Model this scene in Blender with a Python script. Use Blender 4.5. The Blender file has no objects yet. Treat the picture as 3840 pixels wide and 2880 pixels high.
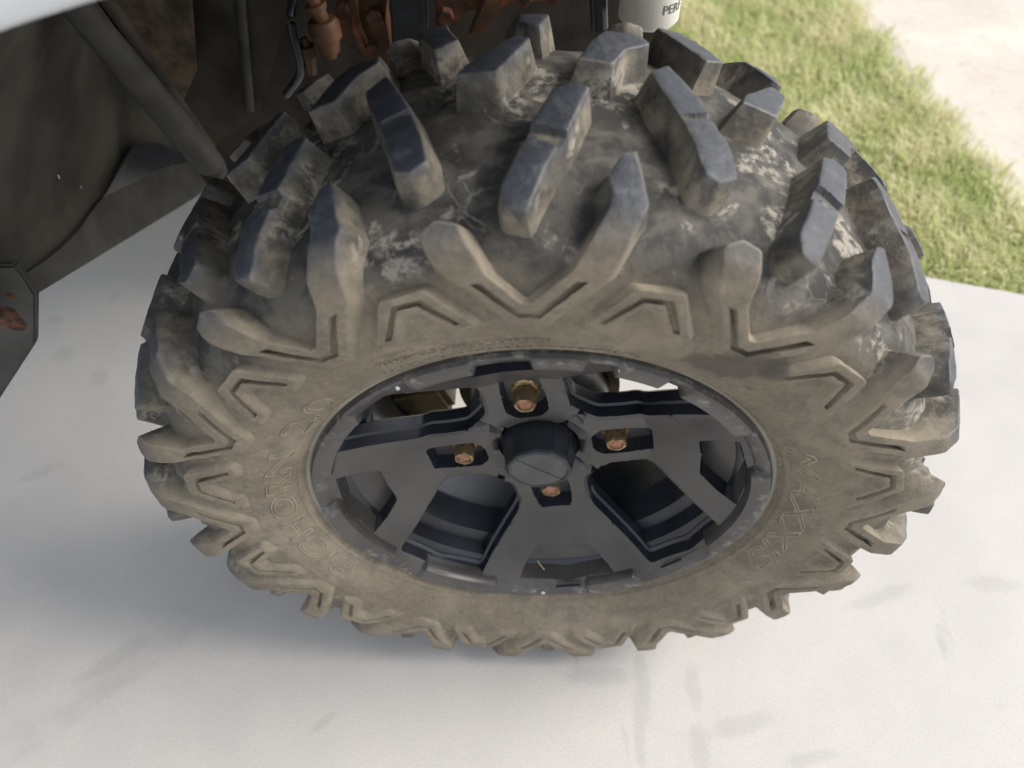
import bpy, bmesh, math, random
import numpy as np
from mathutils import Vector, Matrix, noise
from mathutils.geometry import delaunay_2d_cdt
random.seed(4)
rng = np.random.default_rng(7)
C = bpy.context.scene.collection
R = math.radians
ZC = 0.336                       # height of the axle above the ground

# ------------------------------------------------------------------ camera
CAMP = np.array([-0.01220712, -0.42370332, 0.56969567])      # relative to the hub centre
PITCH, YAW, ROLL = 0.89247571, -0.02923041, -0.01025528
f = np.array([math.sin(YAW)*math.cos(PITCH), math.cos(YAW)*math.cos(PITCH), -math.sin(PITCH)])
r0 = np.array([math.cos(YAW), -math.sin(YAW), 0.0]); u0 = np.cross(r0, f)
rr_ = math.cos(ROLL)*r0 + math.sin(ROLL)*u0; uu_ = -math.sin(ROLL)*r0 + math.cos(ROLL)*u0
cd = bpy.data.cameras.new('camera'); cam = bpy.data.objects.new('camera', cd); C.objects.link(cam)
M = Matrix(((rr_[0], uu_[0], -f[0], CAMP[0]), (rr_[1], uu_[1], -f[1], CAMP[1]), (rr_[2], uu_[2], -f[2], CAMP[2]+ZC), (0, 0, 0, 1)))
cam.matrix_world = M
cd.sensor_width = 36; cd.lens = 2884/3840*36
cd.clip_start = 0.01; cd.clip_end = 600
cd.dof.use_dof = True; cd.dof.focus_distance = 0.60; cd.dof.aperture_fstop = 5.0
bpy.context.scene.camera = cam

# ------------------------------------------------------------------ light
SUN_AZ, SUN_EL = 87, 43          # azimuth clockwise from +Y (behind the wheel) towards +X (right)
w = bpy.data.worlds.new('World'); bpy.context.scene.world = w; w.use_nodes = True
nt = w.node_tree; bg = nt.nodes['Background']
sky = nt.nodes.new('ShaderNodeTexSky'); sky.sky_type = 'NISHITA'; sky.sun_disc = False
sky.sun_elevation = R(SUN_EL); sky.sun_rotation = R(SUN_AZ); sky.dust_density = 2.0; sky.air_density = 1.0
hs = nt.nodes.new('ShaderNodeHueSaturation'); hs.inputs['Saturation'].default_value = .32; nt.links.new(sky.outputs[0], hs.inputs['Color']); nt.links.new(hs.outputs[0], bg.inputs[0]); bg.inputs[1].default_value = 0.15
sl = bpy.data.lights.new('sun', 'SUN'); sl.energy = 1.9; sl.angle = R(30); sl.color = (1, .93, .84)
so = bpy.data.objects.new('sun', sl); C.objects.link(so)
sd = Vector((math.sin(R(SUN_AZ))*math.cos(R(SUN_EL)), math.cos(R(SUN_AZ))*math.cos(R(SUN_EL)), math.sin(R(SUN_EL))))
so.rotation_euler = sd.to_track_quat('Z', 'Y').to_euler()
vs = bpy.context.scene.view_settings
vs.view_transform = 'Standard'; vs.look = 'None'; vs.gamma = 1; vs.exposure = 0.90; vs.use_curve_mapping = False

# ------------------------------------------------------------------ helpers
def link(name, me, mat=None, parent=None, loc=None, smooth=True, sharp=None):
    o = bpy.data.objects.new(name, me); C.objects.link(o)
    if mat is not None and len(me.materials) == 0: me.materials.append(mat)
    if smooth:
        me.polygons.foreach_set('use_smooth', [True]*len(me.polygons))
        if sharp: me.set_sharp_from_angle(angle=R(sharp))
    if loc is not None: o.location = loc
    if parent is not None: o.parent = parent
    return o
def mesh(name, V, F):
    me = bpy.data.meshes.new(name); me.from_pydata([tuple(map(float, v)) for v in V], [], F); me.update()
    return me
def tag(o, label=None, cat=None, group=None, kind=None):
    if label: o['label'] = label
    if cat: o['category'] = cat
    if group: o['group'] = group
    if kind: o['kind'] = kind
    return o
def fix(me):
    bm = bmesh.new(); bm.from_mesh(me); bmesh.ops.remove_doubles(bm, verts=bm.verts, dist=1e-6)
    bmesh.ops.recalc_face_normals(bm, faces=bm.faces); bm.to_mesh(me); bm.free(); return me
def ray(px, py):                 # direction of sight through a point of the 2212 x 1659 frame
    s = 3840/2212
    return f + (px*s-1920)/2884*rr_ - (py*s-1440)/2884*uu_
def on_y(px, py, Y):
    d = ray(px, py); return CAMP + (Y-CAMP[1])/d[1]*d
def on_cyl(px, py, RR):          # far wall of a cylinder round the axle
    d = ray(px, py); a = d[0]**2+d[2]**2; b = 2*(CAMP[0]*d[0]+CAMP[2]*d[2]); c = CAMP[0]**2+CAMP[2]**2-RR*RR
    t = (-b+math.sqrt(max(b*b-4*a*c, 0)))/(2*a); return CAMP+t*d

# node helpers
class N:
    def __init__(s, name):
        s.m = bpy.data.materials.new(name); s.m.use_nodes = True; s.t = s.m.node_tree; s.b = s.t.nodes['Principled BSDF']
        s.pos = s.t.nodes.new('ShaderNodeNewGeometry').outputs['Position']
    def L(s, a, b): s.t.links.new(a, b)
    def put(s, sock, v):
        if hasattr(v, 'is_linked') or hasattr(v, 'node'): s.L(v, sock)
        else: sock.default_value = v
    def noise(s, scale, detail=4, rough=.55, dist=0, vec=None):
        n = s.t.nodes.new('ShaderNodeTexNoise'); n.inputs['Scale'].default_value = scale; n.inputs['Detail'].default_value = detail
        n.inputs['Roughness'].default_value = rough; n.inputs['Distortion'].default_value = dist; s.L(vec or s.pos, n.inputs['Vector']); return n.outputs['Fac']
    def voro(s, scale, feat='F1', vec=None):
        n = s.t.nodes.new('ShaderNodeTexVoronoi'); n.feature = feat; n.inputs['Scale'].default_value = scale
        s.L(vec or s.pos, n.inputs['Vector']); return n.outputs['Distance']
    def ramp(s, v, a, b, lo=0., hi=1.):
        n = s.t.nodes.new('ShaderNodeMapRange'); n.clamp = True; n.interpolation_type = 'SMOOTHSTEP'
        for i, x in zip((1, 2, 3, 4), (a, b, lo, hi)): n.inputs[i].default_value = x
        s.L(v, n.inputs[0]); return n.outputs[0]
    def mth(s, op, a, b=0.):
        n = s.t.nodes.new('ShaderNodeMath'); n.operation = op; s.put(n.inputs[0], a); s.put(n.inputs[1], b); return n.outputs[0]
    def mix(s, fac, a, b):
        n = s.t.nodes.new('ShaderNodeMix'); n.data_type = 'RGBA'; s.put(n.inputs[0], fac)
        s.put(n.inputs[6], a if not isinstance(a, tuple) else (*a, 1)); s.put(n.inputs[7], b if not isinstance(b, tuple) else (*b, 1)); return n.outputs[2]
    def attr(s, name):
        n = s.t.nodes.new('ShaderNodeAttribute'); n.attribute_name = name; return n.outputs['Fac']
    def col(s, c): s.put(s.b.inputs['Base Color'], c if not isinstance(c, tuple) else (*c, 1))
    def rough(s, r): s.put(s.b.inputs['Roughness'], r)
    def bump(s, h, strength=.3, dist=.001, prev=None):
        n = s.t.nodes.new('ShaderNodeBump'); n.inputs['Strength'].default_value = strength; n.inputs['Distance'].default_value = dist
        s.L(h, n.inputs['Height'])
        if prev is not None: s.L(prev, n.inputs['Normal'])
        s.L(n.outputs[0], s.b.inputs['Normal']); return n.outputs[0]
    def sep(s, v=None):
        n = s.t.nodes.new('ShaderNodeSeparateXYZ'); s.L(v or s.pos, n.inputs[0]); return n.outputs

def simple(name, col, rough=.6, metal=0, var=.25, scale=60, bump=.15):
    n = N(name); a = n.noise(scale, 5); dark = tuple(c*(1-var) for c in col); lite = tuple(min(1, c*(1+var)) for c in col)
    n.col(n.mix(n.ramp(a, .3, .7), dark, lite)); n.rough(rough); n.b.inputs['Metallic'].default_value = metal
    n.bump(n.noise(scale*6, 3), bump, .0006); return n.m

def m_rubber():
    n = N('dusty_rubber')
    x, y, z = n.sep()
    ay = n.mth('ABSOLUTE', y)
    zz = n.mth('SUBTRACT', z, ZC)
    rad = n.mth('SQRT', n.mth('ADD', n.mth('MULTIPLY', x, x), n.mth('MULTIPLY', zz, zz)))
    big = n.noise(9, 5, .6, .4); mid = n.noise(45, 6, .62, .3); fine = n.noise(260, 4, .6)
    dust = n.mix(n.ramp(big, .3, .72), (.150, .124, .088), (.245, .208, .152))
    dust = n.mix(n.ramp(mid, .38, .68, 0, .75), dust, (.118, .102, .078))
    dust = n.mix(n.ramp(fine, .45, .75, 0, .35), dust, (.29, .26, .21))
    # tread base: dark rubber with patches of dried mud
    base = n.mix(n.ramp(mid, .40, .62), (.032, .031, .029), (.092, .086, .074))
    crack = n.voro(75, 'DISTANCE_TO_EDGE')
    mudp = n.mth('MULTIPLY', n.ramp(n.noise(17, 6, .7, .8), .52, .60), n.ramp(n.noise(120, 5, .7), .42, .56))
    base = n.mix(n.mth('MULTIPLY', mudp, .85), base, (.31, .285, .24))
    # hairline pale cracks
    warp = n.t.nodes.new('ShaderNodeVectorMath'); warp.operation = 'MULTIPLY_ADD'
    nz = n.t.nodes.new('ShaderNodeTexNoise'); nz.inputs['Scale'].default_value = 60; n.L(n.pos, nz.inputs['Vector'])
    n.L(nz.outputs['Color'], warp.inputs[0]); warp.inputs[1].default_value = (.02, .02, .02); n.L(n.pos, warp.inputs[2])
    ck = n.voro(42, 'DISTANCE_TO_EDGE', warp.outputs[0])
    ckm = n.mth('MULTIPLY', n.ramp(ck, .006, .022, 1, 0), n.ramp(n.noise(11, 3), .55, .62))
    side = n.ramp(n.mth('ADD', ay, n.mth('MULTIPLY', n.mth('SUBTRACT', n.noise(22, 5, .65), .5), .022)), .101, .1165)                       # sidewall carries even tan dust
    side = n.mth('MAXIMUM', side, n.ramp(rad, .268, .250))
    c = n.mix(side, base, dust)
    c = n.mix(n.mth('MULTIPLY', ckm, n.ramp(ay, .108, .09, 0, .5)), c, (.33, .31, .25))
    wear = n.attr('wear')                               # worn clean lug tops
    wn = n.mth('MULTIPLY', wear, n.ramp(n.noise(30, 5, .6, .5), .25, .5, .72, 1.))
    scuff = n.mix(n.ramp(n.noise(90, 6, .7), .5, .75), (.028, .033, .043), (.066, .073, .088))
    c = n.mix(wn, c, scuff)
    # flanks of lugs: caked pale
    fl = n.attr('flank')
    c = n.mix(n.mth('MULTIPLY', fl, n.ramp(n.noise(25, 5, .7), .42, .66, .1, .8)), c, (.245, .212, .158))
    gp = n.t.nodes.new('ShaderNodeNewGeometry').outputs['Pointiness']
    ed = n.mth('MULTIPLY', n.ramp(gp, .525, .60), n.ramp(n.noise(70, 4, .7), .40, .62))
    c = n.mix(n.mth('MULTIPLY', ed, .6), c, (.30, .27, .215))
    cv_ = n.mth('MULTIPLY', n.ramp(gp, .49, .44), n.ramp(n.noise(50, 5, .7), .40, .60))
    c = n.mix(n.mth('MULTIPLY', cv_, .45), c, (.27, .235, .175))
    # wet dark stain on the right shoulder
    sx = n.mth('SUBTRACT', x, .118); sz = n.mth('SUBTRACT', zz, .205)
    d = n.mth('SQRT', n.mth('ADD', n.mth('MULTIPLY', sx, sx), n.mth('MULTIPLY', n.mth('MULTIPLY', sz, sz), 3.)))
    d = n.mth('ADD', d, n.mth('MULTIPLY', n.mth('SUBTRACT', n.noise(55, 5, .6, .5), .5), .05))
    st = n.mth('MULTIPLY', n.ramp(d, .022, .034, .8, 0), n.ramp(y, -.1, -.105))
    c = n.mix(st, c, (.055, .044, .033))
    bead = n.ramp(rad, .1930, .1950, 1, 0)
    c = n.mix(n.mth('MULTIPLY', bead, .8), c, (.46, .43, .355))
    n.col(c)
    n.rough(n.mth('SUBTRACT', n.mth('SUBTRACT', .86, n.mth('MULTIPLY', wn, .36)), n.mth('MULTIPLY', st, .3)))
    b1 = n.bump(n.noise(130, 7, .68), .75, .0016)
    n.bump(n.noise(900, 2), .25, .0004, b1)
    return n.m

def m_rim():
    n = N('black_satin_wheel_paint')
    big = n.noise(14, 4); fine = n.noise(300, 3)
    c = n.mix(n.ramp(big, .3, .7), (.040, .038, .037), (.074, .069, .065))
    sp = n.ramp(n.voro(170), .05, .075, 1, 0); sp = n.mth('MULTIPLY', sp, n.ramp(n.noise(60, 2), .6, .66))
    c = n.mix(n.mth('MULTIPLY', sp, .8), c, (.35, .32, .26))
    x, y, z = n.sep(); zz = n.mth('SUBTRACT', z, ZC)
    rad = n.mth('SQRT', n.mth('ADD', n.mth('MULTIPLY', x, x), n.mth('MULTIPLY', zz, zz)))
    lip = n.mth('MULTIPLY', n.ramp(rad, .170, .189, 0, .8), n.ramp(n.noise(70, 6, .7), .5, .72))
    c = n.mix(lip, c, (.30, .29, .26))
    deep = n.ramp(y, -.036, -.02, 0, .6)              # darker towards the inner side
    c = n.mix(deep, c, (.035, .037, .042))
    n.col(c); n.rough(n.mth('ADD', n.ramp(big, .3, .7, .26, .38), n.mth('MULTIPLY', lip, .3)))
    n.bump(fine, .12, .0003); return n.m

def m_concrete():
    n = N('trowelled_concrete')
    big = n.noise(2.2, 5, .55); mid = n.noise(14, 6, .6); fine = n.noise(420, 4, .6); st = n.noise(6, 5, .65, .6)
    c = n.mix(n.ramp(big, .3, .7), (.415, .402, .385), (.475, .460, .438))
    c = n.mix(n.ramp(mid, .35, .75, 0, .35), c, (.53, .50, .465))
    c = n.mix(n.ramp(fine, .42, .72, 0, .5), c, (.33, .32, .305))
    # grey tyre scuffs
    mp = n.t.nodes.new('ShaderNodeMapping'); mp.inputs['Rotation'].default_value = (0, 0, R(8)); mp.inputs['Scale'].default_value = (26, 5, 1); n.L(n.pos, mp.inputs[0])
    sc = n.mth('MULTIPLY', n.ramp(n.noise(1, 4, .6, 0, mp.outputs[0]), .64, .76), n.ramp(n.noise(3.1, 3), .50, .62))
    c = n.mix(n.mth('MULTIPLY', sc, .55), c, (.30, .295, .29))
    mp2 = n.t.nodes.new('ShaderNodeMapping'); mp2.inputs['Rotation'].default_value = (0, 0, R(-42)); mp2.inputs['Scale'].default_value = (8, 34, 1); n.L(n.pos, mp2.inputs[0])
    sc2 = n.mth('MULTIPLY', n.ramp(n.noise(1, 4, .6, 0, mp2.outputs[0]), .62, .74), n.ramp(n.noise(2.3, 3, .5, 0), .52, .6))
    c = n.mix(n.mth('MULTIPLY', sc2, .30), c, (.33, .32, .31))
    # one dirty trowel line running in under the wheel
    x, y, z = n.sep()
    ln = n.mth('ADD', n.mth('MULTIPLY', x, -.675), n.mth('MULTIPLY', y, .738)); ln = n.mth('SUBTRACT', ln, .214)
    wob = n.mth('MULTIPLY', n.mth('SUBTRACT', n.noise(9, 4), .5), .03)
    below = n.ramp(n.mth('ADD', ln, wob), -.012, .0); above = n.ramp(n.mth('ADD', ln, wob), .001, .05, 1, 0)
    lm = n.mth('MULTIPLY', n.mth('MULTIPLY', below, above), n.ramp(n.noise(16, 4), .38, .6)); lm = n.mth('MULTIPLY', lm, n.ramp(x, -.2, -.3))
    c = n.mix(n.mth('MULTIPLY', lm, .38), c, (.31, .30, .29))
    tot = None; wx = n.mth('MULTIPLY', n.mth('SUBTRACT', n.noise(38, 6, .7), .5), 3.2)
    for mx_, my_, ra, rb, ro in [(0.126, -0.136, 0.01, 0.045, 0), (0.118, -0.191, 0.007, 0.05, 0), (0.184, -0.135, 0.01, 0.03, 0), (0.183, -0.199, 0.012, 0.03, 0), (0.074, -0.127, 0.045, 0.012, 0), (0.226, -0.178, 0.05, 0.012, 15), (0.298, -0.211, 0.03, 0.01, 10), (0.427, -0.024, 0.05, 0.01, 20), (0.568, -0.006, 0.04, 0.012, 0), (-0.736, 0.355, 0.02, 0.018, 0), (-0.665, 0.309, 0.015, 0.02, 0), (-0.701, 0.484, 0.012, 0.016, 0), (-0.781, 0.429, 0.015, 0.01, 0), (-0.684, 0.138, 0.03, 0.01, 30), (-0.233, -0.183, 0.02, 0.006, 40), (-0.492, -0.116, 0.05, 0.012, 40)]:
        co_, si_ = math.cos(R(ro)), math.sin(R(ro))
        u_ = n.mth('ADD', n.mth('MULTIPLY', x, co_/ra), n.mth('MULTIPLY', y, si_/ra)); u_ = n.mth('SUBTRACT', u_, (mx_*co_+my_*si_)/ra)
        v_ = n.mth('ADD', n.mth('MULTIPLY', x, -si_/rb), n.mth('MULTIPLY', y, co_/rb)); v_ = n.mth('SUBTRACT', v_, (-mx_*si_+my_*co_)/rb)
        d_ = n.mth('ADD', n.mth('MULTIPLY', u_, u_), n.mth('MULTIPLY', v_, v_)); d_ = n.mth('ADD', d_, wx)
        k_ = n.ramp(d_, .1, 1.3, 1, 0); tot = k_ if tot is None else n.mth('MAXIMUM', tot, k_)
    c = n.mix(n.mth('MULTIPLY', tot, .26), c, (.25, .245, .24))
    grit = n.mth('MULTIPLY', n.ramp(n.voro(260), .10, .2, 1, 0), n.ramp(n.noise(90, 3), .56, .66)); c = n.mix(n.mth('MULTIPLY', grit, .4), c, (.22, .21, .20))
    pit = n.ramp(n.voro(55), .04, .07, 1, 0); pit = n.mth('MULTIPLY', pit, n.ramp(n.noise(30, 2), .62, .68))
    c = n.mix(n.mth('MULTIPLY', pit, .5), c, (.28, .27, .26))
    n.col(c); n.rough(.82)
    b = n.bump(n.noise(160, 6, .65), .25, .0008); n.bump(n.noise(12, 4), .2, .004, b)
    return n.m

RUB = m_rubber(); RIM = m_rim(); CON = m_concrete()
RIMD = simple('shaded_gloss_black_wheel_paint', (.016, .019, .026), .27, 0, .3, 20, .06)  # darker copy of the rim paint, shade of the recesses put into its colour
BLACKP = simple('black_moulded_plastic', (.022, .025, .031), .30, 0, .25, 40, .08)
CAPF = simple('scuffed_cap_plastic', (.06, .062, .064), .5, 0, .2, 60, .1)
LINER = simple('dusty_liner_plastic', (.040, .037, .027), .85, 0, .5, 14, .5)
TUBEM = simple('dusty_black_tube_paint', (.036, .036, .033), .7, 0, .3, 30, .3)
SKIN = simple('pale_grey_body_paint', (.60, .62, .65), .35, 0, .06, 8, .03)
RUST = simple('rusty_steel', (.13, .052, .024), .8, 0, .6, 45, .6)
COPPER = simple('orange_brown_dusty_casting', (.085, .038, .016), .6, 0, .6, 28, .5)
DUSTB = simple('brown_mud_film', (.105, .078, .052), .95, 0, .5, 50, .8)
WHITE = simple('white_sticker_print', (.72, .69, .62), .5, 0, .05, 30, .03)
INK = simple('grey_ink', (.12, .12, .12), .6)
STUD = simple('rusty_stud_end', (.30, .135, .085), .7, 0, .3, 300, .4)
DISC = simple('tan_brake_disc', (.20, .155, .085), .5, .3, .3, 40, .2)
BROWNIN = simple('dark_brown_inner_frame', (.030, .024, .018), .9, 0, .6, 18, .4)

def m_zinc():
    n = N('yellow_zinc_plated_steel'); a = n.noise(160, 5, .65)
    n.col(n.mix(n.ramp(a, .42, .62), (.38, .28, .14), (.11, .055, .028))); n.rough(n.ramp(a, .4, .65, .28, .7)); n.put(n.b.inputs['Metallic'], n.ramp(a, .4, .65, .75, .1)); return n.m
ZINC = m_zinc()
RUSTD = simple('dark_flaking_rust', (.075, .028, .015), .9, 0, .7, 120, .9)

# ------------------------------------------------------------------ the setting
def sheet(name, pts, z, mat):
    me = mesh(name, [(x, y, z) for x, y in pts], [tuple(range(len(pts)))]); o = link(name, me, mat, smooth=False); o['kind'] = 'structure'; return o
def m_soil():
    n = N('lawn_soil'); a = n.noise(25, 6, .7); n.col(n.mix(n.ramp(a, .35, .65), (.12, .15, .05), (.24, .22, .11))); n.rough(.95); n.bump(a, .6, .01); return n.m
sheet('ground', [(-300, -300), (300, -300), (300, 300), (-300, 300)], -.030, m_soil())
# concrete pad: far edge from the grass corner line
def edge(x): return .511+(x-.806)*(.511-.553)/(.806-.652)
pad = mesh('concrete_pad', [], [])
bm = bmesh.new()
top = [(-9, -9), (2.2, -9), (2.2, edge(2.2)), (-3, edge(-3)), (-9, edge(-9))]
for zz in (0, -.06): [bm.verts.new((x, y, zz)) for x, y in top]
bm.verts.ensure_lookup_table(); n5 = 5
bm.faces.new([bm.verts[i] for i in range(n5)])
for i in range(n5):
    j = (i+1) % n5; bm.faces.new([bm.verts[i+n5], bm.verts[j+n5], bm.verts[j], bm.verts[i]])
bm.to_mesh(pad); bm.free(); o = link('concrete_pad', pad, CON, smooth=False); o['kind'] = 'structure'
# pale sunlit path beyond the lawn
def m_path():
    n = N('pale_sandy_path'); a = n.noise(4, 6, .65); b = n.noise(60, 5, .7)
    c = n.mix(n.ramp(a, .3, .7), (.47, .425, .37), (.57, .525, .465)); c = n.mix(n.ramp(b, .55, .75, 0, .5), c, (.33, .30, .25))
    sm = n.mth('MULTIPLY', n.ramp(n.noise(9, 5, .7, .5), .60, .72), .4); c = n.mix(sm, c, (.33, .28, .22))
    n.col(c); n.rough(.95); n.bump(b, .6, .006); return n.m
PA = np.array([.796, 1.536]); PB = np.array([.905, .763]); dd = (PB-PA)/np.linalg.norm(PB-PA); nn = np.array([-dd[1], dd[0]])
if nn[0] < 0: nn = -nn
me = bpy.data.meshes.new('path'); V = []; F = []
K = 160
ts = np.linspace(-6, 6, K)
for i, t in enumerate(ts):
    e = PA+dd*t+nn*(.02*noise.noise((t*5, 0, 0))+.014*noise.noise((t*21, 3, 0)))
    V.append((e[0], e[1], -.030)); V.append((e[0]+nn[0]*.05, e[1]+nn[1]*.05, -.022)); q = e+nn*6; V.append((q[0], q[1], -.022))
for i in range(K-1):
    a = 3*i; F += [(a, a+3, a+4, a+1), (a+1, a+4, a+5, a+2)]
me.from_pydata(V, [], F); fix(me); o = link('path', me, m_path(), smooth=False); o['kind'] = 'structure'

# lawn
def lawn():
    n = 95000
    x = rng.uniform(-.9, 1.55, n*3); y = rng.uniform(.4, 2.6, n*3)
    e = edge(x); s = (np.stack([x, y], 1)-PA)@nn
    keep = (y > e+.006+.009*np.sin(x*60)+.007*np.sin(x*143+1)-rng.exponential(.006, len(x))) & (s < .02+.018*np.sin(y*37)+rng.normal(0, .015, len(x))); x = x[keep][:n]; y = y[keep][:n]; n = len(x)
    ph = rng.uniform(0, 2*np.pi, n); L = rng.uniform(.014, .036, n); wd = rng.uniform(.0009, .0018, n)
    clump = np.array([noise.noise((a*9, b*9, 0)) for a, b in zip(x, y)])
    L *= 1+.5*clump; ln = rng.uniform(.5, 1.3, n)*L
    dx, dy = np.cos(ph), np.sin(ph); px, py = -dy*wd, dx*wd; z0 = -.030
    V = np.empty((n, 5, 3))
    V[:, 0] = np.stack([x-px, y-py, 0*x+z0], 1); V[:, 1] = np.stack([x+px, y+py, 0*x+z0], 1)
    V[:, 2] = np.stack([x+dx*ln*.35+px*.9, y+dy*ln*.35+py*.9, z0+L*.7], 1); V[:, 3] = np.stack([x+dx*ln*.35-px*.9, y+dy*ln*.35-py*.9, z0+L*.7], 1)
    V[:, 4] = np.stack([x+dx*ln, y+dy*ln, z0+L*.95], 1)
    me = bpy.data.meshes.new('grass'); b = np.arange(n)*5
    loops = np.concatenate([np.stack([b, b+1, b+2, b+3], 1), np.stack([b+3, b+2, b+4], 1)], 1).ravel()
    me.vertices.add(n*5); me.vertices.foreach_set('co', V.ravel()); me.loops.add(n*7); me.loops.foreach_set('vertex_index', loops)
    me.polygons.add(n*2); ls = np.empty(n*2, int); ls[0::2] = np.arange(n)*7; ls[1::2] = np.arange(n)*7+4; me.polygons.foreach_set('loop_start', ls)
    me.update(calc_edges=True); me.validate()
    at = me.attributes.new('tint', 'FLOAT', 'POINT'); t = np.clip(rng.beta(1.6, 1.4, n)+.5*clump, 0, 1); at.data.foreach_set('value', np.repeat(t, 5).astype(np.float32))
    g = N('grass_blade'); a = g.attr('tint')
    c = g.mix(g.ramp(a, .0, .5), (.42, .53, .18), (.60, .62, .31)); c = g.mix(g.ramp(a, .5, .9), c, (.80, .73, .50)); g.col(c); g.rough(.7)
    tr = g.t.nodes.new('ShaderNodeBsdfTranslucent'); g.L(c, tr.inputs[0]); mx = g.t.nodes.new('ShaderNodeMixShader'); mx.inputs[0].default_value = .45
    g.L(g.b.outputs[0], mx.inputs[1]); g.L(tr.outputs[0], mx.inputs[2]); g.L(mx.outputs[0], g.t.nodes['Material Output'].inputs[0])
    o = link('grass', me, g.m, smooth=False); tag(o, 'short green and straw coloured lawn beside the concrete pad', 'grass', kind='stuff')
lawn()

# ------------------------------------------------------------------ vehicle root
veh = bpy.data.objects.new('utility_vehicle', None); C.objects.link(veh); veh.location = (0, 0, 0)
tag(veh, 'off road buggy seen at its knobbly tyre and black four spoke wheel on concrete', 'off-road vehicle')
WC = (0, 0, ZC)

# ------------------------------------------------------------------ tyre carcass
S = np.array([0, .05, .085, .105, .118, .132, .150, .170, .192, .212, .232])
BY = np.array([0, .050, .081, .095, .104, .1095, .1125, .1125, .1085, .100, .0885])
BR = np.array([.314, .3110, .304, .2975, .2895, .2775, .262, .245, .222, .206, .1925])
TY = np.array([0, .0505, .084, .105, .1165, .1185, .1185, .1165, .1090, .1005, .089])
TR = np.array([.336, .333, .3255, .3185, .306, .286, .266, .246, .2225, .2065, .193])
def prof(s, h):
    a = abs(s); sg = 1 if s >= 0 else -1
    return sg*float(np.interp(a, S, BY)*(1-h)+np.interp(a, S, TY)*h), float(np.interp(a, S, BR)*(1-h)+np.interp(a, S, TR)*h)
def yside(r): return float(np.interp(r, BR[::-1], BY[::-1]))
def P3(th, s, h, jit=0.):
    y, r = prof(s, h); r += jit; a = R(th); return (r*math.sin(a), y, r*math.cos(a))

def catmull(pts, n):
    out = []
    pts = [np.array(p) for p in pts]; pts = [2*pts[0]-pts[1]]+pts+[2*pts[-1]-pts[-2]]
    for i in range(1, len(pts)-2):
        for k in range(n):
            t = k/n; p0, p1, p2, p3 = pts[i-1:i+3]
            out.append(.5*((2*p1)+(-p0+p2)*t+(2*p0-5*p1+4*p2-p3)*t*t+(-p0+3*p1-3*p2+p3)*t**3))
    out.append(pts[-2]); return out
def carcass():
    pr = catmull([(float(a), float(b)) for a, b in zip(BY, BR)], 5)
    # low rings pressed into the sidewall near the bead
    q = []
    for y, r in pr:
        d = 0
        for rc, hh, wd in ((.1995, .0012, .0012), (.2355, .0004, .001)):
            d += hh*math.exp(-((r-rc)/wd)**2)
        q.append((y+d if r < .25 else y, r))
    extra = []
    for i in range(len(q)-1):
        extra.append(q[i])
        if q[i][1] < .245:
            for k in (1, 2, 3):
                t = k/4; y = q[i][0]*(1-t)+q[i+1][0]*t; r = q[i][1]*(1-t)+q[i+1][1]*t
                extra.append((y+.0012*math.exp(-((r-.1995)/.0012)**2), r))
    extra.append(q[-1]); q = extra
    full = [(-y, r) for y, r in q[::-1]][:-1]+q
    full = [(-.082, .186), (-.0875, .1885)]+full+[(.0875, .1885), (.082, .186)]
    NS = 432; V = []; F = []; m = len(full)
    for i in range(NS):
        a = 2*math.pi*i/NS
        for j, (y, r) in enumerate(full):
            k = noise.noise((r*math.sin(a)*28, y*28, r*math.cos(a)*28))*.0010+noise.noise((r*math.sin(a)*110, y*110, r*math.cos(a)*110))*.0004
            k *= 1 if r > .25 else .35
            r2 = r+k*(1 if r > .29 else .3); y2 = y-math.copysign(k*.4, -y) if abs(y) > .09 else y
            V.append((r2*math.sin(a), y2, r2*math.cos(a)))
    for i in range(NS):
        i2 = (i+1) % NS
        for j in range(m-1): F.append((i*m+j, i2*m+j, i2*m+j+1, i*m+j+1))
    return mesh('tyre', V, F)
me = fix(carcass())
tyre = link('tyre', me, RUB, veh, WC); tyre['label'] = 'black rubber knobbly tyre with tan dust on its sidewall'

# ------------------------------------------------------------------ tread blocks
def inside(p, poly):
    x, y = p; c = False; n = len(poly)
    for i in range(n):
        x1, y1 = poly[i]; x2, y2 = poly[(i+1) % n]
        if (y1 > y) != (y2 > y) and x < (x2-x1)*(y-y1)/(y2-y1)+x1: c = not c
    return c
def area(p): return .5*sum(p[i][0]*p[(i+1) % len(p)][1]-p[(i+1) % len(p)][0]*p[i][1] for i in range(len(p)))
def rounded(poly, rad):
    out = []; n = len(poly)
    for i in range(n):
        a, b, c = np.array(poly[i-1]), np.array(poly[i]), np.array(poly[(i+1) % n])
        d1, d2 = np.linalg.norm(a-b), np.linalg.norm(c-b); q = min(rad, d1*.4, d2*.4)
        p1 = b+(a-b)/d1*q; p2 = b+(c-b)/d2*q
        for t in (0, .5, 1): out.append((1-t)**2*p1+2*t*(1-t)*b+t*t*p2)
    return out
def resample(poly, step):
    out = []; n = len(poly)
    for i in range(n):
        a, b = np.array(poly[i]), np.array(poly[(i+1) % n]); L = np.linalg.norm(b-a); k = max(1, int(round(L/step)))
        for j in range(k): out.append(a+(b-a)*j/k)
    return out
def offset(ring, d):             # CCW ring, positive outward
    n = len(ring); out = []
    for i in range(n):
        a, b, c = ring[i-1], ring[i], ring[(i+1) % n]
        n1 = np.array([b[1]-a[1], -(b[0]-a[0])]); n1 /= np.linalg.norm(n1)+1e-9
        n2 = np.array([c[1]-b[1], -(c[0]-b[0])]); n2 /= np.linalg.norm(n2)+1e-9
        m = n1+n2; m /= np.linalg.norm(m)+1e-9; k = 1/max(.6, float(m@n1)); out.append(b+m*d*k)
    return out
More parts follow.
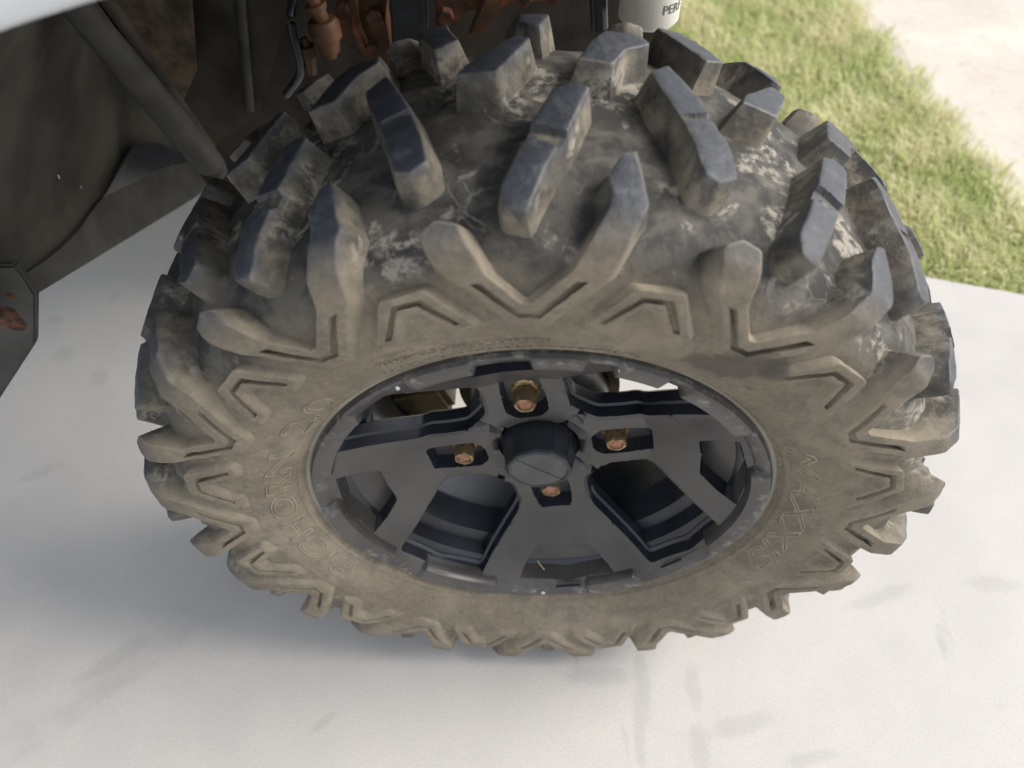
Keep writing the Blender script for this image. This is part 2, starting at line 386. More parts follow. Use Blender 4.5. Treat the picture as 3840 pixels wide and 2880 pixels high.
def block_mesh(name, poly, rref=.325, grooves=(), notches=(), step=.0040, draft=.0058, seed=0, wearlim=(.098, .128), crown=0):
    kx = R(1)*rref
    P = [(t*kx, s) for t, s in poly]
    if area(P) < 0: P = P[::-1]
    ring = resample(rounded(P, .0016), step)
    sets = [(draft, -.12), (draft*.85, 0.), (draft*.35, .62), (.0004, .965), (-.0003, .99), (-.0011, 1.)]
    nots = [[(t*kx, s) for t, s in q] for q in notches]
    def H(p):
        h = 1.
        for q in nots:
            if inside(p, q): h = min(h, .82)
        return h
    def jit(p, h):
        v = noise.noise((p[0]*60+seed*7.3, p[1]*60, seed))*.0006+noise.noise((p[0]*240+seed*3, p[1]*240, seed))*.0005
        return v*max(0, h)
    V = []; wr = []; fk = []; rings = []
    for off, h in sets:
        rg = offset(ring, off) if off else ring; ids = []
        for p in rg:
            hh = min(h, H(p)) if h > .5 else h
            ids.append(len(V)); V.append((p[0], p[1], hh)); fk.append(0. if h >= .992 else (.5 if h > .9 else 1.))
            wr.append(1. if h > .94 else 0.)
        rings.append((ids, rg))
    n = len(ring); F = []
    for k in range(len(sets)-1):
        a, b = rings[k][0], rings[k+1][0]
        for i in range(n): j = (i+1) % n; F.append((a[i], a[j], b[j], b[i]))
    # cap
    tr = rings[-1][1]; cv = [Vector((float(p[0]), float(p[1]))) for p in tr]; ce = [(i, (i+1) % n) for i in range(n)]
    ginner = []
    for q in grooves:
        Q = [(t*kx, s) for t, s in q]
        if area(Q) < 0: Q = Q[::-1]
        Q = resample(Q, step); qi = offset(Q, -.0009); ginner.append(qi)
        for loop in (Q, qi):
            b0 = len(cv); cv += [Vector((float(p[0]), float(p[1]))) for p in loop]; ce += [(b0+i, b0+(i+1) % len(loop)) for i in range(len(loop))]
    inn = offset(ring, -.0035)
    xs = [p[0] for p in P]; ys_ = [p[1] for p in P]; g = step*1.05
    gx = np.arange(min(xs), max(xs), g); gy = np.arange(min(ys_), max(ys_), g)
    for a in gx:
        for b in gy:
            p = (a+(random.random()-.5)*g*.3, b+(random.random()-.5)*g*.3)
            if inside(p, inn): cv.append(Vector(p))
    for q in nots:
        Q = resample(q, step*.8)
        for d in (.0004, -.0004):
            for p in offset(Q if area(q) > 0 else Q[::-1], d):
                if inside(p, inn): cv.append(Vector((float(p[0]), float(p[1]))))
    vo, eo, fo, ov, oe, of = delaunay_2d_cdt(cv, ce, [], 1, 1e-7)
    remap = []
    for i, v in enumerate(vo):
        src = [x for x in ov[i] if x < n]
        if src: remap.append(rings[-1][0][src[0]]); continue
        p = (v.x, v.y); h = H(p)
        for qi in ginner:
            if inside(p, offset(qi, .0001)): h = .35
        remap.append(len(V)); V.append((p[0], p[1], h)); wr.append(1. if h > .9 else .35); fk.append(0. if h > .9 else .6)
    for t in fo:
        F.append(tuple(remap[i] for i in t))
    co = []; W = []
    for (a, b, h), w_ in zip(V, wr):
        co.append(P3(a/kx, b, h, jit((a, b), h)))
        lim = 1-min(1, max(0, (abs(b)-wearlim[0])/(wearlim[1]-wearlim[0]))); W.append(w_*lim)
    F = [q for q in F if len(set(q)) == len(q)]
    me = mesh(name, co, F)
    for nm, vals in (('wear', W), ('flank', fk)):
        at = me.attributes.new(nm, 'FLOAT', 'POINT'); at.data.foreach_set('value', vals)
    bm = bmesh.new(); bm.from_mesh(me); bmesh.ops.recalc_face_normals(bm, faces=bm.faces)
    # make sure the outside faces out
    bm.faces.ensure_lookup_table(); tot = 0
    for q in bm.faces[-20:]:
        c = q.calc_center_median(); tot += q.normal.dot(Vector((c.x, c.y*.6, c.z)))
    if tot < 0: bmesh.ops.reverse_faces(bm, faces=bm.faces)
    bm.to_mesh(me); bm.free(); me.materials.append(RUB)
    me.polygons.foreach_set('use_smooth', [True]*len(me.polygons)); me.set_sharp_from_angle(angle=R(38))
    return me

VEE = [(6.7, -.069), (7.9, -.066), (8.8, -.092), (9.1, -.0997), (8.0, -.112), (6.6, -.132), (-.5, -.1745), (-4.4, -.1725), (-9.3, -.140), (-10.9, -.132), (-12.1, -.124), (-12.8, -.111), (-11.1, -.1065), (-9.0, -.109), (-7.4, -.128), (-7.0, -.133), (-3.3, -.1545), (-2.1, -.1545), (2.6, -.131), (5.5, -.103), (5.75, -.095), (5.4, -.084)]
VEEG = [[(3.0, -.1372), (4.4, -.1372), (-1.0, -.1675), (-4.0, -.1665), (-9.0, -.1372), (-7.8, -.1372), (-3.5, -.1618), (-1.6, -.1622)]]
LAM = [(-20.0, -.139), (-17.3, -.1385), (-14.5, -.137), (-10.2, -.1695), (-13.2, -.1735), (-16.3, -.1498), (-18.8, -.1500), (-21.9, -.1738), (-25.0, -.1745)]
LAMG = [[(-19.2, -.1433), (-15.2, -.1425), (-11.7, -.1672), (-12.7, -.1682), (-16.0, -.1468), (-18.7, -.1472), (-22.2, -.1700), (-23.3, -.1695)]]
EE = [(.2, -.017), (2.3, -.0106), (3.7, -.0154), (1.45, -.055), (0, -.072), (-1.4, -.0925), (-2.4, -.107), (-4.4, -.1036), (-4.7, -.092), (-3.3, -.0725), (-1.9, -.050)]
EEN = [[(-3.2, -.0480), (-3.2, -.0580), (2.2, -.0680), (2.2, -.0570)]]
DD = [(-19.7, .010), (-17.6, .022), (-14.8, -.0135), (-12.4, -.052), (-11.9, -.070), (-13.7, -.077), (-15.2, -.0735), (-16.9, -.035), (-18.8, -.010)]
DDN = [[(-18.8, -.0335), (-18.8, -.0375), (-12.5, -.0225), (-12.5, -.0185)]]
GG = [(-9.6, .0017), (-8.7, .014), (-3.8, .047), (-2.2, .042), (-3.6, .024), (-5.5, .0012)]
HH = [(2.8, .016), (4.4, .040), (6.2, .060), (10.2, .0635), (10.8, .047), (8.0, .034), (6.3, .012)]
JJ = [(-12.6, .042), (-10.2, .051), (-12.0, .083), (-13.2, .113), (-16.0, .113), (-16.2, .092), (-14.2, .063)]
def mir(p, sh): return [(t+sh, -s) for t, s in p]
defs = [('vee', VEE, .28, VEEG, ()), ('lam', LAM, .262, LAMG, ()), ('ee', EE, .325, (), EEN), ('dd', DD, .33, (), DDN), ('gg', GG, .33, (), ()), ('hh', HH, .33, (), ()), ('jj', JJ, .325, (), ()),
        ('veefar', mir(VEE, -9), .28, [], ()), ('lamfar', mir(LAM, -9), .262, [], ())]
for nm, poly, rref, gr, no in defs:
    far = nm.endswith('far'); variants = [block_mesh('tread_block', poly, rref, gr, no, seed=i*1.7+hash_ if (hash_ := sum(map(ord, nm)) % 17) or True else 0, step=.006 if far else .0038) for i in range(1 if far else 3)]
    for k in range(12):
        o = bpy.data.objects.new('tread_block', variants[k % len(variants)]); C.objects.link(o); o.parent = tyre
        o.rotation_euler = (0, R(30*k+random.uniform(-.12, .12)), 0)

# raised lettering on the sidewall
LETM = simple('rubbed_raised_rubber', (.225, .195, .145), .8, 0, .25, 80, .2)
def text_mesh(body, size, outline=False, ext=.0005, shear=0., spacing=1.):
    cu = bpy.data.curves.new('t', 'FONT'); cu.body = body; cu.size = size; cu.align_x = 'LEFT'; cu.shear = shear; cu.space_character = spacing
    if outline: cu.fill_mode = 'NONE'; cu.bevel_depth = .00046; cu.bevel_resolution = 1; cu.extrude = .00012
    else: cu.extrude = ext; cu.offset = .00005
    cu.resolution_u = 5
    o = bpy.data.objects.new('t', cu); C.objects.link(o); dg = bpy.context.evaluated_depsgraph_get(); dg.update()
    me = bpy.data.meshes.new_from_object(o.evaluated_get(dg)); bpy.data.objects.remove(o); return me
def bend(me, th0, th1, rbase, height, lift=.0002, capscale=True):
    n = len(me.vertices); co = np.empty(n*3); me.vertices.foreach_get('co', co); co = co.reshape(n, 3)
    x0, x1 = co[:, 0].min(), co[:, 0].max(); y0, y1 = 0, co[:, 1].max()
    out = np.empty_like(co)
    th = np.radians(th0+(co[:, 0]-x0)/(x1-x0)*(th1-th0)); r = rbase+(co[:, 1]-y0)/(y1-y0)*height
    y = -np.interp(r, BR[::-1], BY[::-1])-lift-co[:, 2]
    out[:, 0] = r*np.sin(th); out[:, 1] = y; out[:, 2] = r*np.cos(th)
    me.vertices.foreach_set('co', out.ravel()); me.update(); return me
def letter(body, th0, th1, rb, h, outline=False, ext=.0007, shear=0., spacing=1.):
    me = bend(text_mesh(body, .02, outline, ext, shear, spacing), th0, th1, rb, h, .00038 if outline else .0003); me.materials.clear()
    o = link('raised_lettering', me, LETM, tyre, smooth=False); return o
letter('MAXXIS', 61, 113.5, .2045, .0185, True, shear=.25)
letter('BIGHORN', -123, -66, .2050, .0180, True)
letter('2.0', -59, -43.5, .2050, .0180, True)
letter('WARNING', -28.6, -21.0, .2272, .0042)
letter("SEE VEHICLE LABEL OR OWNER'S", -28.9, .8, .2203, .0042)
letter('MANUAL FOR OPERATING PRESSURE.', -29.3, 4.8, .2136, .0040)
letter('DO NOT INFLATE BEYOND 250 kPa (2.5kgf/cm\u00b2 36PSI)', -31, 16.8, .2070, .0037)
letter('//// ///', 31.5, 36, .1985, .0032, ext=.0003)
letter('// ///', 39, 45.5, .1975, .0032, ext=.0003)
letter('//// ///// /////', -107.5, -87, .1955, .0030, ext=.0003)
# round hooked emblem
def emblem():
    cx, cy = R(37.2)*.2155, .2155; V = []; F = []
    def stroke(pts, wd):
        for (a, b) in zip(pts[:-1], pts[1:]):
            a = np.array(a); b = np.array(b); d = (b-a)/np.linalg.norm(b-a); nrm = np.array([-d[1], d[0]])*wd; k = len(V)
            for p in (a-nrm, b-nrm, b+nrm, a+nrm):
                for hgt in (-.0004, .0007):
                    rr = cy+p[1]; th = (cx+p[0])/.2155; V.append((rr*math.sin(th), -yside(rr)-hgt, rr*math.cos(th)))
            F.extend([(k+1, k+3, k+5, k+7), (k, k+1, k+3, k+2), (k+2, k+3, k+5, k+4), (k+4, k+5, k+7, k+6), (k+6, k+7, k+1, k)])
    c = lambda r, a0, a1, n=22: [(r*math.cos(R(a0+(a1-a0)*i/n)), r*math.sin(R(a0+(a1-a0)*i/n))) for i in range(n+1)]
    stroke(c(.0062, -20, 335)+[(.0082, -.0035), (.0115, -.0045)], .00035)
    stroke(c(.0045, 20, 200), .0003)
    stroke([(.0028, .0018), (-.0022, .0018), (-.0022, -.0002), (.0024, -.0002), (.0024, -.0022), (-.0028, -.0022)], .00035)
    me = mesh('emblem', V, F); fix(me); link('emblem', me, RUB, tyre, smooth=False)
emblem()
# moulding nubs scattered over the rubber
V = []; F = []
nub = [(-2.0, .2345), (-3.9, .2385), (1.2, .2385), (9.5, .238), (-14, .238), (-20.5, .238), (41.7, .227), (67.5, .1985), (-44.5, .2195), (-52, .2255), (-58, .2085), (-14.5, .1975), (8.6, .1965), (-73, .2155), (-86, .2275), (-70.5, .2035), (96, .227), (104.5, .2105), (86, .213)]
for _ in range(70): nub.append((random.uniform(-180, 180), random.choice([.2035, .2265, .2375, .2455])))
for th, rd in nub:
    a = R(th); k = len(V); hh = random.uniform(.001, .003); y0 = -yside(rd)
    c0 = np.array([rd*math.sin(a), y0, rd*math.cos(a)]); tip = c0+np.array([random.uniform(-.001, .001), -hh, random.uniform(-.0015, .0005)])
    for j in range(4):
        b = math.pi/2*j; V.append(c0+np.array([math.cos(b)*.0006, .0004, math.sin(b)*.0006]))
    V.append(tip); F += [(k+j, k+(j+1) % 4, k+4) for j in range(4)]
o = link('moulding_nub', mesh('moulding_nub', V, F), RUB, tyre); o['kind'] = 'stuff'

# ------------------------------------------------------------------ rim
def ysf(r): return float(np.interp(r, [0, .0985, .1015, .172, .180], [-.038, -.0383, -.040, -.083, -.0885]))
PHI = math.degrees(-.1892)
def pol(r, d): a = R(d); return np.array([r*math.sin(a), r*math.cos(a)])
def rim_face():
    loops = []; holes = []
    def circ(r, n): return [pol(r, -360*i/n) for i in range(n)]
    outer = resample(circ(.1795, 180), .006); inner = circ(.0370, 60)
    wins = []; deep = []
    for k in range(4):
        ax = PHI+90*k
        w1 = [(.0665, -12), (.0665, 12), (.085, 21), (.104, 25.0), (.125, 20.6), (.150, 17.2), (.1745, 15.6), (.1765, 0), (.1745, -15.6), (.150, -17.2), (.125, -20.6), (.104, -25.0), (.085, -21)]
        w1 = [tuple(pol(r, ax+45+d)) for r, d in w1]
        if area(w1) < 0: w1 = w1[::-1]
        wins.append(resample(rounded(w1, .005), .004))
        p1 = [(.1390, -10.4), (.1380, 0), (.1390, 10.4), (.155, 14.5), (.1725, 16.5), (.1745, 0), (.1725, -16.5), (.155, -14.5)]
        p1 = [tuple(pol(r, ax+d)) for r, d in p1]
        if area(p1) < 0: p1 = p1[::-1]
        deep.append((resample(rounded(p1, .003), .004), .016))
        # nut slot
        e = pol(1, ax); g = np.array([e[1], -e[0]])
        sl_ = [e*.0475+g*.010, e*.0475-g*.010, e*.056-g*.0185, e*.078-g*.0185, e*.1005-g*.0160, e*.1005+g*.0160, e*.078+g*.0185, e*.056+g*.0185]
        sl_ = [tuple(q) for q in sl_]
        if area(sl_) < 0: sl_ = sl_[::-1]
        deep.append((resample(rounded(sl_, .003), .0035), .0135))
    cv = []; ce = []
    def add(loop):
        b0 = len(cv); cv.extend(Vector((float(p[0]), float(p[1]))) for p in loop); ce.extend((b0+i, b0+(i+1) % len(loop)) for i in range(len(loop)))
    # shallow grooves that separate neighbouring spokes at the hub
    add(outer); add(inner)
    wring = []
    for w_ in wins: add(w_); b_ = offset(w_, .0032); wring.append(b_); add(b_)
    dl = []
    for q, dp in deep: add(q); qi = offset(q, -.0022); add(qi); b_ = offset(q, .0012); dl.append((q, qi, dp))
    for a in np.arange(-.18, .18, .0062):
        for b in np.arange(-.18, .18, .0062):
            rr = math.hypot(a, b)
            if .039 < rr < .177 and abs(rr-.1) > .004: cv.append(Vector((float(a), float(b))))
    for rk in (.0985, .1015):
        for i in range(150): p_ = pol(rk, 2.4*i); cv.append(Vector((float(p_[0]), float(p_[1]))))
    vo, eo, fo, ov, oe, of = delaunay_2d_cdt(cv, ce, [], 0, 1e-7)
    wl = [offset(w_, .00005) for w_ in wins]; V = []; F = []
    wi = [offset(w_, .0008) for w_ in wins]
    for v in vo:
        p = (v.x, v.y); rr = math.hypot(*p); y = ysf(rr)
        for q, qi, dp in dl:
            if inside(p, offset(qi, .0002)): y += dp; break
        for w_ in wi:
            if inside(p, w_): y += .0016; break
        # spokes stand proud of the joints between them
        th = (math.degrees(math.atan2(p[0], p[1]))-PHI-45+180*4) % 90; th = min(th, 90-th)
        if rr < .07: y += .006*max(0, 1-th*rr*R(1)/.0035)
        y += .004*max(0, min(1, (.048-rr)/.008))
        V.append((p[0], y, p[1]))
    for t in fo:
        c = sum((np.array((vo[i].x, vo[i].y)) for i in t), np.zeros(2))/3; rr = math.hypot(*c)
        if rr < .0368 or rr > .180: continue
        if any(inside(c, w_) for w_ in wins): continue
        F.append(tuple(t))
    # walls: windows and bore, stepping back
    NF = len(F)
    for w_ in wins:
        prev = None; n = len(w_)
        for off, dy in ((0, .0016), (-.0008, .012), (-.0030, .0135), (-.0034, .024), (-.001, .027)):
            rg = offset(w_, off); ids = []
            for p in rg: ids.append(len(V)); V.append((p[0], ysf(math.hypot(*p))+dy, p[1]))
            if prev: F += [(prev[i], prev[(i+1) % n], ids[(i+1) % n], ids[i]) for i in range(n)]
            prev = ids
    n = len(inner); prev = None
    for rr, y in ((.0370, ysf(.037)+.004), (.0360, ysf(.036)+.006), (.0355, 0.)):
        ids = []
        for i in range(n): p = pol(rr, -360*i/n); ids.append(len(V)); V.append((p[0], y, p[1]))
        if prev: F += [(prev[i], prev[(i+1) % n], ids[(i+1) % n], ids[i]) for i in range(n)]
        prev = ids
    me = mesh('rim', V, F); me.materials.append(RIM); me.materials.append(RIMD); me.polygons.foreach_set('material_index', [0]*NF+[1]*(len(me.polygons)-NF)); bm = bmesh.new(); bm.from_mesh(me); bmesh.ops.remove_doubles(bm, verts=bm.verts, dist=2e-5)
    bmesh.ops.recalc_face_normals(bm, faces=bm.faces)
    bm.faces.ensure_lookup_table()
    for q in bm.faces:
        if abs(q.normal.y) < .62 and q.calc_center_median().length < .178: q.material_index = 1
    bm.to_mesh(me); bm.free(); return me
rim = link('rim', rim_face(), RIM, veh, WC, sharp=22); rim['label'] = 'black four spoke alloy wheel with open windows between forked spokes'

def revolve(name, pr, ns=360, mod=None, a0=0, a1=360):
    V = []; F = []; m = len(pr); closed = (a1-a0) == 360; cnt = ns if closed else ns+1
    for i in range(cnt):
        a = a0+(a1-a0)*i/ns
        for j, (y, r) in enumerate(pr if mod is None else mod(a)): V.append((r*math.sin(R(a)), y, r*math.cos(R(a))))
    for i in range(ns):
        i2 = (i+1) % cnt
        for j in range(m-1): F.append((i*m+j, i2*m+j, i2*m+j+1, i*m+j+1))
    return fix(mesh(name, V, F))
LO = [(-.083, .1905), (-.0905, .1905), (-.0928, .1890), (-.0930, .1860), (-.0895, .1800), (-.0868, .1775), (-.083, .1765), (-.076, .1758), (-.0705, .1740)]
HI = [(-.083, .1905), (-.0918, .1905), (-.0950, .1885), (-.0956, .1850), (-.0940, .1785), (-.0925, .1740), (-.0890, .1725), (-.080, .1720), (-.0745, .1738)]
blocks = [(-78.5, -50.5), (-31, -15.5), (-3, 8.8), (15.4, 27.2), (33, 55.5), (75, 116.8), (146, 163), (-167, -141), (-129, -95.2)]
def lipmod(a):
    a = (a+180) % 360-180; w_ = 0
    for lo, hi in blocks: w_ = max(w_, min(1, max(0, (a-lo)/.9+.5))*min(1, max(0, (hi-a)/.9+.5)))
    return [(l[0]*(1-w_)+h[0]*w_, l[1]*(1-w_)+h[1]*w_) for l, h in zip(LO, HI)]
link('rim_lip', revolve('rim_lip', LO, 1080, lipmod), RIM, rim, sharp=28)
BAR = [(-.0740, .1760), (-.070, .1745), (-.0665, .1690), (-.0640, .1665), (-.050, .1645), (-.0470, .1560), (-.0450, .1535), (-.018, .1515), (-.015, .1500), (.035, .1490), (.045, .153), (.055, .165), (.082, .172), (.088, .180), (.0885, .190), (.084, .189)]
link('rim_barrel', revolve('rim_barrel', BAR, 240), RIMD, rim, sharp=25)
# small cast ribs and a balance weight on the lip
def box(name, c, ax, mat, parent, half, bev=.001, rot=None):
    bm = bmesh.new(); bmesh.ops.create_cube(bm, size=1)
    for v in bm.verts: v.co = Vector((v.co.x*half[0]*2, v.co.y*half[1]*2, v.co.z*half[2]*2))
    if bev: bmesh.ops.bevel(bm, geom=bm.edges[:], offset=bev, segments=2, affect='EDGES')
    me = bpy.data.meshes.new(name); bm.to_mesh(me); bm.free()
    o = link(name, me, mat, parent, sharp=40); o.location = c; o.rotation_euler = ax; return o
for th in (169, -147, 132, -112, 96):
    r_ = .1745; o = box('lip_slot', (r_*math.sin(R(th)), -.0905, r_*math.cos(R(th))), (R(0), R(th), 0), BLACKP, rim, (.0125, .0012, .0014), .0006)

# lug nuts
def nut(ax):
    p = pol(.0685, ax); V = []; F = []
    pr = [(-.016, .0150), (-.0235, .0150), (-.0255, .0125), (-.0265, .0105)]
    secs = 48; rows = []; SC = .92
    def hexr(a, rr): q = (math.degrees(a)+360) % 60-30; return rr/math.cos(R(q))
    spec = [(-.018, .0145, 0), (-.0245, .0145, 0), (-.0262, .0125, 0), (-.0268, .0096, 1), (-.0405, .0093, 1), (-.0422, .0086, .5), (-.0424, .0070, 0), (-.0405, .0064, 0), (-.040, .0060, 0)]
    rot = random.uniform(0, 60)
    for y, rr, hx in spec:
        ids = []
        for i in range(secs):
            a = 2*math.pi*i/secs; rr_s = rr*SC; q = hexr(a+R(rot), rr_s) if hx == 1 else (hexr(a+R(rot), rr_s)*.5+rr_s*.5*1.08 if hx else rr_s)
            ids.append(len(V)); V.append((q*math.cos(a), y, q*math.sin(a)))
        rows.append(ids)
    for a, b in zip(rows[:-1], rows[1:]): F += [(a[i], a[(i+1) % secs], b[(i+1) % secs], b[i]) for i in range(secs)]
    me = mesh('lug_nut', V, F); fix(me); o = link('lug_nut', me, ZINC, rim, (p[0], 0, p[1]), sharp=25)
    V = [(0, -.0412, 0)]+[(.0062*math.cos(2*math.pi*i/24), -.0404, .0062*math.sin(2*math.pi*i/24)) for i in range(24)]
    me = mesh('stud', V, [(0, 1+(i+1) % 24, 1+i) for i in range(24)]); link('wheel_stud', fix(me), STUD, rim, (p[0], 0, p[1]))
for k in range(4): nut(PHI+90*k)

# centre cap: faceted barrel with a flat scuffed face
V = []; F = []; FN = 11; seq = []
for i in range(FN):
    a = 360/FN*i+6
    seq += [(a-13.2, 1.), (a-11.5, .985), (a+11.5, .985), (a+13.2, 1.)]
    seq[-4:] = [(a-15.3, 1.012), (a-13.6, .985), (a+13.6, .985), (a+15.3, 1.012)]
rowsp = [(-.020, .0345), (-.034, .0335), (-.050, .0308), (-.0585, .0292), (-.0608, .0282), (-.0618, .0270), (-.0614, .0256), (-.0600, .0250)]
rows = []
for j, (y, rr) in enumerate(rowsp):
    ids = []
    for a, m_ in seq:
        mm = m_ if j < 3 else 1.; ids.append(len(V)); V.append((rr*mm*math.sin(R(a)), y, rr*mm*math.cos(R(a))))
    rows.append(ids)
n_ = len(seq)
for a, b in zip(rows[:-1], rows[1:]): F += [(a[i], a[(i+1) % n_], b[(i+1) % n_], b[i]) for i in range(n_)]
cap = link('centre_cap', fix(mesh('centre_cap', V, F)), BLACKP, rim, sharp=7)
V = []; F = []
for i in range(40):
    a = 2*math.pi*i/40; x, z = .0252*math.sin(a), .0252*math.cos(a); d = (x*.62+z*.78)
    V.append((x, -.0605+(.0007 if d > 0 else 0), z))
def half(sign):
    vs_ = []
    for i in range(41):
        t = math.pi*i/40; a0 = math.atan2(.78, -.62)
        ang = (math.pi*i/40)*sign
        dx, dz = math.cos(ang), math.sin(ang)
        ux, uz = .80, -.60; vx, vz = .60, .80
        vs_.append((.0252*(dx*ux+dz*vx), 0, .0252*(dx*uz+dz*vz)))
    return vs_
A_ = half(1); B_ = half(-1)
V = [(x, -.0603, z) for x, _, z in A_]+[(x, -.0609, z) for x, _, z in B_]
F = [tuple(range(41)), tuple(range(41, 82)), (0, 40, 81, 41)]
link('cap_face', fix(mesh('cap_face', V, F)), CAPF, rim, smooth=False)

# hub, brake disc and caliper behind the spokes
link('hub', revolve('hub', [(-.024, .002), (-.024, .055), (-.018, .062), (.0, .066), (.03, .066), (.06, .05), (.14, .045), (.14, .002)], 64), BLACKP, veh, WC, sharp=30)
link('brake_disc', revolve('brake_disc', [(.030, .050), (.030, .074), (.0305, .076), (.035, .076), (.0355, .050)], 96), DISC, veh, WC, sharp=30)
cp = on_y(905, 872, .07); o = box('brake_caliper', (cp[0], cp[1]+.02, cp[2]+ZC-.005), (0, R(-20), 0), DISC, veh, (.034, .02, .022), .006)

# pebble stuck on the lip, straw bits
def lump(name, c, rad, mat, parent=None, seed=0):
    bm = bmesh.new(); bmesh.ops.create_icosphere(bm, subdivisions=2, radius=1)
    for v in bm.verts:
        k = 1+.35*noise.noise(v.co*1.7+Vector((seed, 0, 0))); v.co = Vector((v.co.x*rad[0]*k, v.co.y*rad[1]*k, v.co.z*rad[2]*k))
    me = bpy.data.meshes.new(name); bm.to_mesh(me); bm.free(); return link(name, me, mat, parent, c)
CHIP = simple('bare_metal_chip', (.55, .55, .56), .5, 0, .3, 300, .4)
for th, rd, s_, y in ((177.5, .1855, .0022, -.0925), (-33.5, .1835, .0016, -.0932), (16, .184, .0016, -.0945), (-139, .190, .0014, -.092)):
    lump('paint_chip', (rd*math.sin(R(th)), y, rd*math.cos(R(th))), (s_, s_*.35, s_*1.6), CHIP, rim, th)
def tubepts(name, pts, rad, mat, parent, seg=10, cap=True, rough=0):
    pts = [Vector(p) for p in pts]; V = []; F = []; rads = rad if isinstance(rad, (list, tuple)) else [rad]*len(pts)
    up = Vector((.13, .31, .94)).normalized()
    for i, p in enumerate(pts):
        d = (pts[min(i+1, len(pts)-1)]-pts[max(i-1, 0)]).normalized(); a = d.cross(up).normalized(); b = a.cross(d)
        for k in range(seg): t = 2*math.pi*k/seg; V.append(p+(a*math.cos(t)+b*math.sin(t))*rads[i])
    for i in range(len(pts)-1):
        for k in range(seg): F.append((i*seg+k, i*seg+(k+1) % seg, (i+1)*seg+(k+1) % seg, (i+1)*seg+k))
    if cap: F += [tuple(range(seg))[::-1], tuple((len(pts)-1)*seg+k for k in range(seg))]
    if rough: V = [v+Vector((noise.noise(v*40), noise.noise(v*40+Vector((9, 0, 0))), noise.noise(v*40+Vector((0, 9, 0)))))*rough for v in V]
    me = mesh(name, V, F); fix(me); return link(name, me, mat, parent, sharp=45)
STRAW = simple('dry_straw', (.55, .44, .25), .8)
pts = [(.002, -.067, -.1575), (.004, -.0705, -.158), (.0075, -.073, -.1615), (.009, -.0745, -.1632)]
tubepts('straw_bit', [Vector(p)+Vector((0, -.003, 0)) for p in pts], .0004, STRAW, rim, 5)

# ------------------------------------------------------------------ body work round the wheel
def poly_sheet(name, P3s, thick, mat, sub=False, label=None):
    P = [Vector(map(float, p)) for p in P3s]; nrm = Vector((0, 0, 0))
    for i in range(len(P)): nrm += P[i].cross(P[(i+1) % len(P)])
    nrm.normalize()
    if nrm.dot(Vector(map(float, CAMP))-P[0]) < 0: nrm = -nrm
    n = len(P); V = P+[p-nrm*thick for p in P]; F = [tuple(range(n)), tuple(range(2*n-1, n-1, -1))]+[(i, (i+1) % n, (i+1) % n+n, i+n) for i in range(n)]
    me = mesh(name, V, F); bm = bmesh.new(); bm.from_mesh(me); bmesh.ops.recalc_face_normals(bm, faces=bm.faces)
    bmesh.ops.bevel(bm, geom=[e for e in bm.edges], offset=min(.002, thick*.3), segments=2, affect='EDGES'); bm.to_mesh(me); bm.free()
    o = link(name, me, mat, veh, WC, sharp=40)
    if label: o['label'] = label
    return o
# outer skin with the wheel arch
arch = []
V = []; F = []
edgep = catmull([on_y(a_, b_, -.1) for a_, b_ in ((-520, 330), (-250, 170), (0, 76), (120, 36), (240, 0), (420, -45), (800, -110), (1300, -150))], 8)
for e in edgep:
    rad = np.array([e[0], 0, e[2]]); rad /= np.linalg.norm(rad)
    for (o_, y) in ((.003, -.080), (0, -.096), (.004, -.102), (.014, -.103), (.06, -.100), (.14, -.088), (.20, -.07)):
        q = e+rad*o_; V.append((q[0], y, q[2]))
m = 7
for i in range(len(edgep)-1):
    for j in range(m-1): F.append((i*m+j, (i+1)*m+j, (i+1)*m+j+1, i*m+j+1))
me = fix(mesh('fender_skin', V, F)); o = link('fender_skin', me, SKIN, veh, WC); o['label'] = 'pale grey painted wheel arch edge'
# liner shell: cylinder round the wheel behind the arch, its lower edge running down towards the inner side
le = [on_cyl(a_, b_, .480) for a_, b_ in ((480, 366), (430, 400), (340, 450), (240, 508), (140, 566), (75, 606), (0, 652), (-120, 726), (-300, 830))]
le = sorted([(p_[1], math.degrees(math.atan2(p_[0], p_[2]))) for p_ in le]); ley = [q[0] for q in le]; lea = [q[1] if q[1] < 0 else q[1]-360 for q in le]
V = []; F = []; YY = np.linspace(-.088, .55, 30); TT = np.linspace(0, 1, 50)
for t in TT:
    for y in YY:
        lo = float(np.interp(y, ley, lea)); aa = lo+(14-lo)*t
        rr = .480+.004*noise.noise((aa*.06, y*9, 0)); V.append((rr*math.sin(R(aa)), y, rr*math.cos(R(aa))))
m = len(YY)
for i in range(len(TT)-1):
    for j in range(m-1): F.append((i*m+j, (i+1)*m+j, (i+1)*m+j+1, i*m+j+1))
me = fix(mesh('wheel_well_liner', V, F)); o = link('wheel_well_liner', me, LINER, veh, WC)
sm = o.modifiers.new('s', 'SOLIDIFY'); sm.thickness = .004; sm.offset = 0
